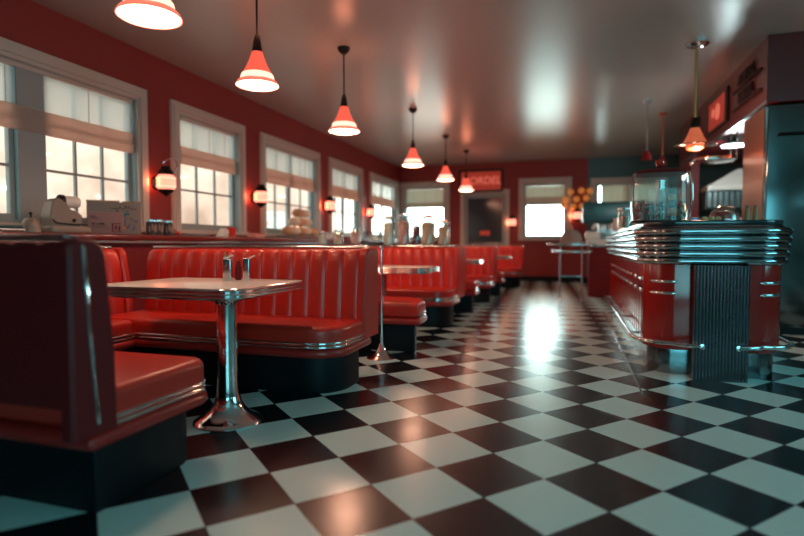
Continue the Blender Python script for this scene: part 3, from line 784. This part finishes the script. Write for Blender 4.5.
# sign above the back door
s1 = thing('wall_sign', 'glowing red lettered sign in dark frame above the back door', 'sign', (-2.45, YB, 2.80))
bm = B(); box(bm, -.62, .62, -.07, 0, -.32, -.26); box(bm, -.62, .62, -.07, 0, .26, .32); box(bm, -.62, -.56, -.07, 0, -.26, .26); box(bm, .56, .62, -.07, 0, -.26, .26)
obj('sign_frame', bm, 'black_metal', s1, smooth=False)
obj('sign_face', box(B(), -.56, .56, -.045, 0, -.26, .26), 'glow_sign', s1, smooth=False)
text_obj('lettering', 'MORDEL', .30, 'glow_letter', s1, (0, -.055, .0), (R(90), 0, 0), .006, .15, .95)

# gold balls on the back wall
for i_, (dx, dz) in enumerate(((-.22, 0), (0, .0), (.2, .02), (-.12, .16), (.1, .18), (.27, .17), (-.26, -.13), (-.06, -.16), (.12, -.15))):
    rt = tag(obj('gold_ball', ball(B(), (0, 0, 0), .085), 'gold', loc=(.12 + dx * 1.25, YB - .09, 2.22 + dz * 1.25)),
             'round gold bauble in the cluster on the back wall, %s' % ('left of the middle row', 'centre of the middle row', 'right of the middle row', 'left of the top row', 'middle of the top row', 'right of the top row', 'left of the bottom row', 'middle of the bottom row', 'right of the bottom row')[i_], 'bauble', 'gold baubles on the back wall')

# ------------------------------------------------------------------ serving counter
CX0, CX1, CY0, CY1 = .56, 1.52, 4.56, 8.6
def bow(amt):
    xc, hw = (CX0 + CX1) / 2, (CX1 - CX0) / 2
    def f(x, y):
        wgt = max(0.0, 1 - (y - 4.3) / .6) if y < 4.9 else 0.0
        t = (x - xc) / hw
        return (x, y - amt * max(0, 1 - t * t) * wgt)
    return f
ct = thing('diner_counter', 'red enamel serving counter with chrome tiers on the right', 'counter', (0, 0, 0))
obj('body', rbox(B(), CX0, CX1, CY0, CY1, .195, .862, (.20, .20, .05, .05), .012, seg=14, warp=bow(.10)), 'enamel', ct)
obj('plinth', rbox(B(), CX0 + .04, CX1 - .04, CY0 + .04, CY1 - .1, 0, .20, (.15, .15, .02, .02), .003, seg=10, warp=bow(.08)), 'dark_steel', ct)
prof = [(.06, .84)]
nT = 5; z0_, z1_ = .85, 1.13; hT = (z1_ - z0_) / nT
for k in range(nT):
    fl0 = -.045 - .028 * k / (nT - 1)
    for j in range(0, 9):
        a = j / 8 * PI
        prof.append((fl0 + .030 - .034 * math.sin(a), z0_ + hT * (k + (1 - math.cos(a)) / 2)))
prof += [(-.03, 1.135), (-.02, 1.145), (-.01, 1.15)]
bw_ = bow(.10)
rings = []
for ins, z in prof:
    rings.append([(*bw_(x, y), z) for x, y in rect2(CX0, CX1, CY0, CY1, (.22, .22, .05, .05), ins, 14)])
obj('chrome_tiers', loft(B(), rings), 'tier_chrome', ct)
obj('countertop', rbox(B(), CX0 - .005, CX1 + .005, CY0 - .005, CY1, 1.15, 1.185, (.2, .2, .05, .05), .01, seg=14, warp=bow(.10)), 'dark_top', ct)
# fluted chrome pilaster in the middle of the front
bm = B(); xa, xb = .865, 1.235
pts = []
nfl = 17
for i in range(nfl * 4 + 1):
    x = xa + (xb - xa) * i / (nfl * 4); u = (i % 4) / 4
    grp = (i // 4)
    flute = .014 * math.sin(PI * u)
    pts.append((x, 4.425 - .012 * (1 - ((x - 1.05) / .19) ** 2) - flute))
pts += [(xb, 4.56), (xa, 4.56)]
loft(bm, [[(x, y, z) for x, y in pts] for z in (0.0, .85)])
obj('pilaster', bm, 'dark_steel', ct)
# louvres
def pill(bm, p0, p1, r, nrm):
    tube(bm, [p0, tuple(p0[i] * .9 + p1[i] * .1 for i in range(3)), tuple(p0[i] * .1 + p1[i] * .9 for i in range(3)), p1], [r * .3, r, r, r * .3], 10)
def front_y(x, rr=.20):
    d = max(0, (CX0 + rr) - x, x - (CX1 - rr)); y = CY0 + rr - math.sqrt(max(0, rr * rr - d * d))
    return bow(.10)(x, y)[1]
for zz in (.63, .72):
    for k in range(10):
        y = 4.80 + k * .36
        bm = B(); pill(bm, (CX0 - .004, y, zz), (CX0 - .004, y + .11, zz), .013, None); obj('louvre', bm, 'chrome', ct)
    for xa_, xb_ in ((.60, .775), (1.325, 1.49)):
        n_ = 8; pts = [(xa_ + (xb_ - xa_) * q / n_, front_y(xa_ + (xb_ - xa_) * q / n_) - .003, zz) for q in range(n_ + 1)]
        obj('louvre', tube(B(), pts, [.004] + [.013] * (n_ - 1) + [.004], 10), 'chrome', ct)
bm = B()
for k in range(24):
    y = 4.8 + k * .157
    tube(bm, [(CX0 + .002, y, .24), (CX0 + .002, y, .60)], .007, 6)
obj('side_fluting', bm, 'enamel', ct)
# foot rail
def railpts(side):
    if side < 0:
        p = [(CX0 - .075, CY1 - .1, .255), (CX0 - .075, 6.5, .255), (CX0 - .075, 4.80, .255)]
        p += [(CX0 - .075 + .25 * (1 - math.cos(R(a))), 4.74 - .26 * math.sin(R(a)), .255) for a in (15, 30, 45, 60, 75, 90)]
        p += [(.80, 4.425, .255), (.87, 4.395, .255), (.925, 4.385, .255)]
    else:
        p = [(1.16, 4.385, .255), (1.22, 4.395, .255), (1.30, 4.43, .255)]
        p += [(CX1 + .075 - .25 * (1 - math.cos(R(a))), 4.74 - .26 * math.sin(R(a)), .255) for a in (90, 75, 60, 45, 30, 15)]
        p += [(CX1 + .075, 4.8, .255), (CX1 + .075, 6.5, .255)]
    return p
for sd in (-1, 1):
    rl = obj('foot_rail', tube(B(), railpts(sd), .017, 12), 'chrome', ct)
    e = railpts(sd)[-1] if sd < 0 else railpts(sd)[0]
    bm = B(); lathe(bm, [(0, -.018), (.02, -.014), (.02, .035), (0, .035)], e, axis='y', seg=14); obj('rail_bracket', bm, 'chrome_soft', rl)
    for y in (4.95, 6.0, 7.2, 8.3):
        if sd > 0 and y > 6.4: continue
        bm = B()
        x0b, x1b = (CX0 - .075, CX0 + .01) if sd < 0 else (CX1 - .01, CX1 + .075)
        tube(bm, [(x0b, y, .255), (x1b, y, .255)], .01, 8)
        obj('rail_bracket', bm, 'chrome', rl)

# ------------------------------------------------------------------ on the counter
ZC = 1.185
dm = thing('glass_display_dome', 'rounded clear glass display dome with red knob on the counter', 'display case', (.70, 4.98, ZC))
def dome_ring(s, z): return [(x * s, y * s, z) for x, y in rect2(-.22, .22, -.19, .19, .12, 0, 8)]
bm = B()
rs = [(.95, .02), (.985, .10), (1.0, .2), (.99, .30), (.96, .37), (.90, .405)]
loft(bm, [dome_ring(s, z) for s, z in rs] + [dome_ring(s - .02, z) for s, z in reversed(rs)], closed=True)
obj('glass_wall', bm, 'dome_glass', dm)
obj('base', loft(B(), [dome_ring(s, z) for s, z in ((.98, 0), (1.0, .005), (1.0, .015), (.95, .02))]), 'black_metal', dm)
bm = loft(B(), [dome_ring(s, z) for s, z in ((.92, .405), (.93, .41), (.90, .42), (.62, .445), (.22, .458), (.18, .463), (.10, .478), (.05, .483))])
obj('lid', bm, 'leather_dark', dm)
obj('knob', lathe(B(), [(0, .478), (.022, .48), (.03, .495), (.034, .512), (.028, .527), (0, .53)]), 'red_plastic', dm)
for sx_ in (-1, 1):
    bm = B(); tube(bm, [(sx_ * .20, -.17, .02), (sx_ * .215, -.185, .12), (sx_ * .22, -.187, .2), (sx_ * .217, -.185, .3), (sx_ * .20, -.17, .404)], .006, 8)
    obj('corner_strip', bm, 'chrome', dm)
# contents: candy jars, shaker, bottle
M['thin_glass'] = glassy('thin_glass', (0.98, 0.99, 0.99), 0.05, edge=.25)
def candyjar(label, x, y, r, h, cm, seed):
    rt = thing('candy_jar', label, 'jar', (x, y, ZC + .021), group='candy jars in the glass dome')
    obj('jar_glass', lathe(B(), [(0, 0), (r, 0), (r, h), (r * .9, h + .01), (r * .86, h + .01), (r * .95, h - .002), (r * .95, .006), (0, .006)], seg=18), 'thin_glass', rt)
    rnd = random.Random(seed)
    for mi_, m_ in enumerate(cm):
        bm = B()
        for q in range(48):
            a = rnd.uniform(0, 2 * PI); rr = r * .8 * math.sqrt(rnd.random()); z = rnd.uniform(.014, h * .93)
            ball(bm, (rr * math.cos(a), rr * math.sin(a), z), .0095, seg=8)
        o = obj('candies', bm, m_, rt); o['kind'] = 'stuff'
    return rt
candyjar('red candy jar at the left inside the glass dome', .545, 4.93, .042, .165, ('red_plastic', 'pink'), 1)
candyjar('green candy jar, second from left inside the glass dome', .625, 4.915, .036, .15, ('green', 'red_plastic'), 2)
candyjar('mixed candy jar before the white shaker in the glass dome', .70, 4.88, .038, .15, ('pink', 'cream', 'green'), 3)
candyjar('red candy jar at the right inside the glass dome', .862, 4.97, .034, .15, ('red_plastic', 'cream'), 4)
shk = thing('glass_shaker', 'tall white patterned shaker inside the glass dome', 'shaker', (.715, 5.0, ZC + .021))
shk.scale = (1.1, 1.1, 1.3)
obj('body', lathe(B(), [(0, 0), (.042, 0), (.042, .10), (.036, .15), (.026, .20), (0, .20)]), 'white_cer', shk)
bm = B()
for zz in (.215, .235, .255): lathe(bm, [(0, zz - .006), (.036, zz - .006), (.036, zz + .004), (0, zz + .006)])
lathe(bm, [(0, .2), (.024, .2), (.024, .262), (0, .262)]); obj('cap', bm, 'chrome_soft', shk)
bm = B()
for q in range(30):
    a = random.uniform(PI, 2 * PI); z = random.uniform(.012, .098); r = .0425
    ball(bm, (r * math.cos(a), r * math.sin(a), z), .0045, seg=6)
obj('dotted_pattern', bm, 'ink', shk)
db = thing('dark_bottle', 'dark brown square-shouldered bottle inside the glass dome', 'bottle', (.797, 4.95, ZC + .021))
db.scale = (1.05, 1.05, 1.2)
obj('body', lathe(B(), [(0, 0), (.036, 0), (.037, .09), (.03, .11), (.022, .12), (.022, .14), (0, .14)]), 'door_glass', db)
obj('cap', lathe(B(), [(0, .14), (.027, .14), (.027, .165), (.02, .18), (0, .182)]), 'wood', db)
obj('label_band', lathe(B(), [(.0372, .03), (.038, .032), (.038, .08), (.0372, .082)]), 'orange', db)
# right of the dome
tag(obj('blue_packet', rbox(B(), -.03, .03, -.02, .02, 0, .045, .008, .006), 'blue', loc=(.985, 5.02, ZC)), 'small bright blue packet right of the glass dome', 'packet')
fd = thing('food_dome', 'clear dome over a red cake on the counter', 'cake stand', (1.23, 5.15, ZC))
obj('plate', lathe(B(), [(0, 0), (.10, 0), (.13, .012), (.13, .016), (0, .016)]), 'white_cer', fd)
obj('dome_glass', lathe(B(), [(.115, .017), (.115, .05), (.10, .10), (.06, .135), (.01, .15), (.01, .145), (.055, .13), (.095, .098), (.11, .05), (.11, .017)]), 'glass', fd)
tag(obj('red_cake', lathe(B(), [(0, 0), (.085, 0), (.085, .05), (.06, .08), (0, .09)]), 'red_plastic', loc=(1.23, 5.15, ZC + .0165)), 'red domed cake under the clear food dome', 'cake')
for i_, (x_, lb) in enumerate(((1.39, 'left of the two pale wooden pepper mills by the steel cabinet'), (1.45, 'right of the two pale wooden pepper mills by the steel cabinet'))):
    pm = thing('pepper_mill', lb, 'pepper mill', (x_, 5.12, ZC), group='pale wooden pepper mills')
    obj('body', lathe(B(), [(0, 0), (.026, 0), (.024, .04), (.019, .09), (.014, .12), (0, .12)], seg=20), 'wood', pm)
    obj('head', ball(B(), (0, 0, .132), .014), 'carton', pm)
bp = thing('bread_board', 'small wooden board with rolls in front of the red cake', 'board', (1.10, 5.0, ZC))
obj('board', rbox(B(), -.09, .09, -.05, .05, 0, .012, .02, .004), 'wood', bp)
for i_, x_ in enumerate((-.05, .0, .05)):
    tag(obj('bread_roll', ball(B(), (0, 0, 0), .024, (1.1, 1, .8)), 'bun', loc=(1.10 + x_, 5.0, ZC + .032)), 'small brown roll at the %s of the wooden board' % ('left', 'middle', 'right')[i_], 'roll', 'rolls on the wooden board')
# left, along the counter behind the dome
tag(obj('paper_menu', (lambda bm: loft(bm, [[(-.004, -.07, 0), (.004, -.07, 0), (.012, -.06, .20), (.004, -.06, .20)], [(-.004, .07, 0), (.004, .07, 0), (.012, .05, .22), (.004, .05, .22)]]))(B()), 'orange', loc=(.60, 5.75, ZC)), 'orange menu card standing behind the glass dome', 'menu')
cj = thing('straw_jar', 'glass jar of cream coloured wafers behind the display dome', 'jar', (.56, 6.35, ZC))
obj('jar_glass', lathe(B(), [(0, 0), (.075, 0), (.075, .19), (.07, .2), (.067, .2), (.071, .185), (.071, .008), (0, .008)]), 'glass', cj)
obj('wafers', lathe(B(), [(0, .01), (.066, .01), (.066, .12), (0, .13)]), 'bun', cj)
obj('lid', lathe(B(), [(0, .2), (.078, .2), (.078, .215), (.01, .23), (0, .24)]), 'chrome_soft', cj)
tag(obj('cream_cake', ball(B(), (0, 0, .07), .11, (1, 1.2, .7)), 'cream', loc=(.68, 6.9, ZC + .008)), 'pale cream cake on the counter beyond the wafer jar', 'cake')
wn = thing('white_creamer', 'white creamer jug at the far end of the counter', 'jug', (.58, 7.6, ZC))
obj('body', lathe(B(), [(0, 0), (.06, 0), (.075, .06), (.05, .13), (.055, .17), (.05, .17), (.045, .13), (0, .12)]), 'white_cer', wn)
bm = B(); tube(bm, [(.05, 0, .15), (.10, 0, .14), (.10, 0, .06), (.07, 0, .05)], .009, 8); obj('handle', bm, 'white_cer', wn)

# ------------------------------------------------------------------ right side pendants
rpn = thing('counter_pendant', 'large copper pendant lamp on brass rod over the counter', 'lamp', (1.34, 6.94, H))
obj('canopy', lathe(B(), [(0, 0), (.13, 0), (.13, -.02), (.09, -.045), (.03, -.06), (0, -.06)]), 'chrome', rpn)
obj('rod', lathe(B(), [(0, -.05), (.018, -.05), (.018, -.88), (0, -.88)], seg=12), 'brass', rpn)
obj('socket', lathe(B(), [(0, -.74), (.03, -.74), (.05, -.80), (.055, -.86), (0, -.86)]), 'black_metal', rpn).location.z = -.10
sh = obj('lamp_shade', lathe(B(), [(.05, -.855), (.062, -.89), (.09, -.96), (.125, -1.02), (.145, -1.04), (.12, -1.035)], seg=30), 'glow_amber_dim', rpn); sh.location.z = -.10
obj('ring_plate', lathe(B(), [(.10, -1.042), (.21, -1.05), (.22, -1.056), (.21, -1.064), (.10, -1.058)], seg=36), 'chrome', rpn).location.z = -.10
obj('diffuser', lathe(B(), [(0, -1.05), (.095, -1.05), (.095, -1.085), (.06, -1.11), (0, -1.12)], seg=30), 'glow_amber_dim', rpn).location.z = -.10
l = bpy.data.lights.new('counter_lamp_light', 'POINT'); l.energy = 50; l.color = (1, .42, .24); l.shadow_soft_size = .1
lo = bpy.data.objects.new('counter_lamp_light', l); COL.objects.link(lo); lo.parent = rpn; lo.location = (0.05, 0.0, -1.32)
def slim(label, x, y, zb, m):
    rt = thing('slim_pendant', label, 'lamp', (x, y, H), group='slim pendants above the display dome')
    obj('canopy', lathe(B(), [(0, 0), (.07, 0), (.07, -.015), (.03, -.05), (0, -.05)]), m, rt)
    obj('rod', lathe(B(), [(0, -.04), (.014, -.04), (.014, zb - H), (0, zb - H)], seg=10), m, rt)
    obj('lamp_shade', lathe(B(), [(0, zb - H), (.03, zb - H), (.07, zb - H - .10), (.085, zb - H - .15), (0, zb - H - .15)]), 'leather_dark', rt)
slim('slim grey pendant left of the pair above the display dome', 1.13, 9.39, 2.50, 'chrome_soft')
slim('slim copper pendant right of the pair above the display dome', 1.50, 10.39, 2.55, 'copper')

# ------------------------------------------------------------------ steel cabinet under the soffit
fr = thing('steel_fridge', 'tall brushed steel refrigerator cabinet at the right edge', 'refrigerator', (2.04, 6.93, 0))
obj('body', rbox(B(), 0, 1.9, .03, .78, .08, 2.55, .012, .006), 'fridge', fr)
obj('side_panel', box(B(), -.008, -.0005, .04, .77, .1, 2.53), 'reflection_panel', fr, smooth=False)  # thin sheet carrying the painted orange reflection
obj('plinth', box(B(), .03, 1.87, .06, .75, 0, .08), 'black', fr)
for k in range(2):
    dr = obj('door', rbox(B(), .02 + k * .94, .94 + k * .94, 0, .029, .12, 2.50, .01, .006), 'fridge', fr)
    bm = B(); tube(bm, [(.12 + k * .94, -.01, 2.20), (.12 + k * .94, -.03, 2.22), (.46 + k * .94, -.03, 2.22), (.46 + k * .94, -.01, 2.20)], .010, 8); obj('handle', bm, 'black_metal', dr)
obj('corner_strip', box(B(), -.008, .012, -.012, .0, .1, 2.52), 'chrome', fr)

# kitchen seen through the opening
kc = thing('kitchen_counter', 'white steel kitchen counter beyond the pass-through', 'counter', (2.9, 10.6, 0))
obj('cabinet', box(B(), -.70, 1.2, -.2, .30, 0, 1.30), 'steel', kc); obj('worktop', rbox(B(), -.72, 1.22, -.3, .32, 1.301, 1.46, .02, .01), 'white_cer', kc)
hd = thing('extractor_hood', 'white range hood over dark hanging rack beyond the pass-through', 'hood', (2.8, 10.6, 0))
bm = B(); loft(bm, [[(-.6, -.3, 1.93), (.8, -.3, 1.93), (.8, .3, 1.93), (-.6, .3, 1.93)], [(-.6, -.3, 2.0), (.8, -.3, 2.0), (.8, .3, 2.0), (-.6, .3, 2.0)], [(-.1, -.1, 2.3), (.7, -.1, 2.3), (.7, .3, 2.3), (-.1, .3, 2.3)]])
obj('canopy', bm, 'white_cer', hd, smooth=False)
bm = B()
for k in range(16): box(bm, -.58 + k * .085, -.54 + k * .085, -.27, -.24, 1.64, 1.90)
obj('rack_bars', bm, 'steel', hd, smooth=False)
obj('rack_back', box(B(), -.6, .8, -.2, .3, 1.62, 1.929), 'teal_metal', hd, smooth=False)
obj('duct', box(B(), .1, .6, .0, .3, 2.3, 2.56), 'steel', hd, smooth=False)
kl = thing('kitchen_lamp', 'dark dome lamp with bright white underside beyond the pass-through', 'lamp', (2.24, 9.0, 2.57))
obj('lamp_shade', lathe(B(), [(0, 0), (.05, 0), (.09, -.05), (.17, -.09), (.18, -.11), (0, -.11)]), 'black_metal', kl)
obj('diffuser', lathe(B(), [(0, -.112), (.155, -.112), (.14, -.13), (0, -.14)]), 'glow_cool', kl)
l = bpy.data.lights.new('kitchen_light', 'POINT'); l.energy = 40; l.color = (.75, 1, 1); l.shadow_soft_size = .1
lo = bpy.data.objects.new('kitchen_light', l); COL.objects.link(lo); lo.parent = kl; lo.location = (0, 0, -.3)
st = thing('heated_shelf', 'curved copper and chrome pass shelf hanging under the soffit', 'shelf', (2.02, 8.0, 2.13))
obj('shelf_board', rbox(B(), -.48, -.002, -.22, .25, -.012, .015, .14, .01), 'copper', st)
obj('shelf_rim', rbox(B(), -.50, -.002, -.24, .27, -.03, -.0125, .15, .006), 'chrome', st)
for y in (-.12, .15):
    obj('hanger', box(B(), -.02, -.008, y, y + .012, .015, .44), 'chrome_soft', st)
for i_, (zz, m_, lb) in enumerate(((2.28, 'glow_cool', 'small white lit panel on the dark pier beside the kitchen opening'), (1.70, 'glow_core', 'small warm lit lamp low on the dark pier beside the kitchen opening'))):
    rt = thing('pier_light', lb, 'lamp', (2.03, 11.2, zz))
    obj('housing', box(B(), -.03, 0, -.14, .14, -.07, .07), 'black_metal', rt); obj('diffuser', box(B(), -.04, -.031, -.12, .12, -.055, .055), m_, rt)

# signs on the soffit
sp = thing('picture_sign', 'glowing red picture panel on the soffit above the counter', 'sign', (2.03, 8.95, 2.93))
obj('sign_frame', box(B(), -.03, 0, -.56, .60, -.24, .24), 'black_metal', sp)
obj('sign_face', box(B(), -.035, -.0305, -.44, .44, -.20, .20), 'glow_sign', sp)
bm = B(); lathe(bm, [(0, -.004), (.12, -.004), (.11, .004), (0, .005)], (-.038, -.1, 0), axis='x'); lathe(bm, [(0, -.004), (.07, -.004), (.06, .004), (0, .005)], (-.038, .16, .03), axis='x')
obj('picture_shape', bm, 'glow_letter', sp)
sp2 = thing('picture_sign', 'dim framed picture panel farther along the soffit', 'sign', (2.03, 10.6, 2.93))
obj('sign_frame', box(B(), -.03, 0, -.45, .45, -.22, .22), 'black_metal', sp2)
obj('sign_face', box(B(), -.035, -.0305, -.38, .38, -.17, .17), 'sign_face', sp2)
for nm_, s_, zz, lb in (('menu_lettering', 'ACEIAL', 3.08, 'upper line of dark raised lettering on the red soffit'), ('menu_lettering', 'ECEIAL', 2.85, 'lower line of dark raised lettering on the red soffit')):
    rt = thing(nm_, lb, 'sign', (2.028, 7.62, zz))
    text_obj('letters', s_, .18, 'ink', rt, (-.012, 0, .01), (R(90), 0, R(-90)), .010, .1, 1.15)
    obj('underline', box(B(), -.03, 0, -.58, .52, -.105, -.085), 'ink', rt)

# ------------------------------------------------------------------ far right: coffee machine on back bar, serving stand
bb_ = thing('back_bar', 'dark red back bar cabinet beyond the counter', 'cabinet', (.75, 11.2, 0))
obj('cabinet', box(B(), -.42, 1.1, -.3, .3, 0, .96), 'leather_dark', bb_); obj('worktop', rbox(B(), -.44, 1.12, -.32, .32, .961, 1.0, .02, .01), 'chrome_soft', bb_)
cm = thing('coffee_machine', 'big dark teal coffee machine with white spouts on the back bar', 'coffee machine', (.68, 11.15, 1.0))
obj('base', rbox(B(), -.40, .50, -.25, .25, 0, .10, .03, .02), 'white_cer', cm)
obj('upright', rbox(B(), -.18, .50, 0, .25, .101, .42, .03, .01), 'steel', cm)
obj('body', rbox(B(), -.48, .55, -.28, .28, .421, .82, .06, .05), 'teal_metal', cm)
for x_ in (-.3, .0):
    bm = B(); tube(bm, [(x_, -.2, .30), (x_ + .05, -.22, .36), (x_ + .07, -.2, .42)], [.03, .045, .03], 10); obj('spout', bm, 'white_cer', cm)
bm = rbox(B(), -.42, -.15, -.2, .1, .101, .26, .05, .03); obj('steam_tank', bm, 'white_cer', cm)
svs = thing('serving_stand', 'blurred chrome serving stand with two shelves on tall legs before the back window', 'stand', (.0, 10.25, 0))
obj('top_shelf', rbox(B(), -.42, .42, -.30, .30, .985, 1.035, .14, .02), 'chrome', svs)
obj('lower_shelf', rbox(B(), -.36, .36, -.26, .26, .86, .90, .12, .016), 'chrome', svs)
obj('foot_bar', box(B(), -.20, .20, -.012, .012, .42, .44), 'chrome', svs)
for sx_ in (-1, 1):
    for sy_ in (-1, 1):
        obj('leg', lathe(B(), [(0, 0), (.03, 0), (.022, .03), (.014, .06), (.014, 1.0), (0, 1.0)], (sx_ * .19, sy_ * .15, 0), seg=12), 'chrome', svs)
cl = thing('covered_cake', 'pale dome shaped cover with a pink knob on the chrome serving stand', 'cake stand', (.0, 10.25, 1.036))
obj('plate', lathe(B(), [(0, 0), (.20, 0), (.23, .015), (0, .015)]), 'white_cer', cl)
obj('cover', lathe(B(), [(.19, .016), (.19, .08), (.16, .17), (.10, .23), (0, .25)]), 'carton', cl)
obj('knob', ball(B(), (0, 0, .27), .035), 'pink', cl)
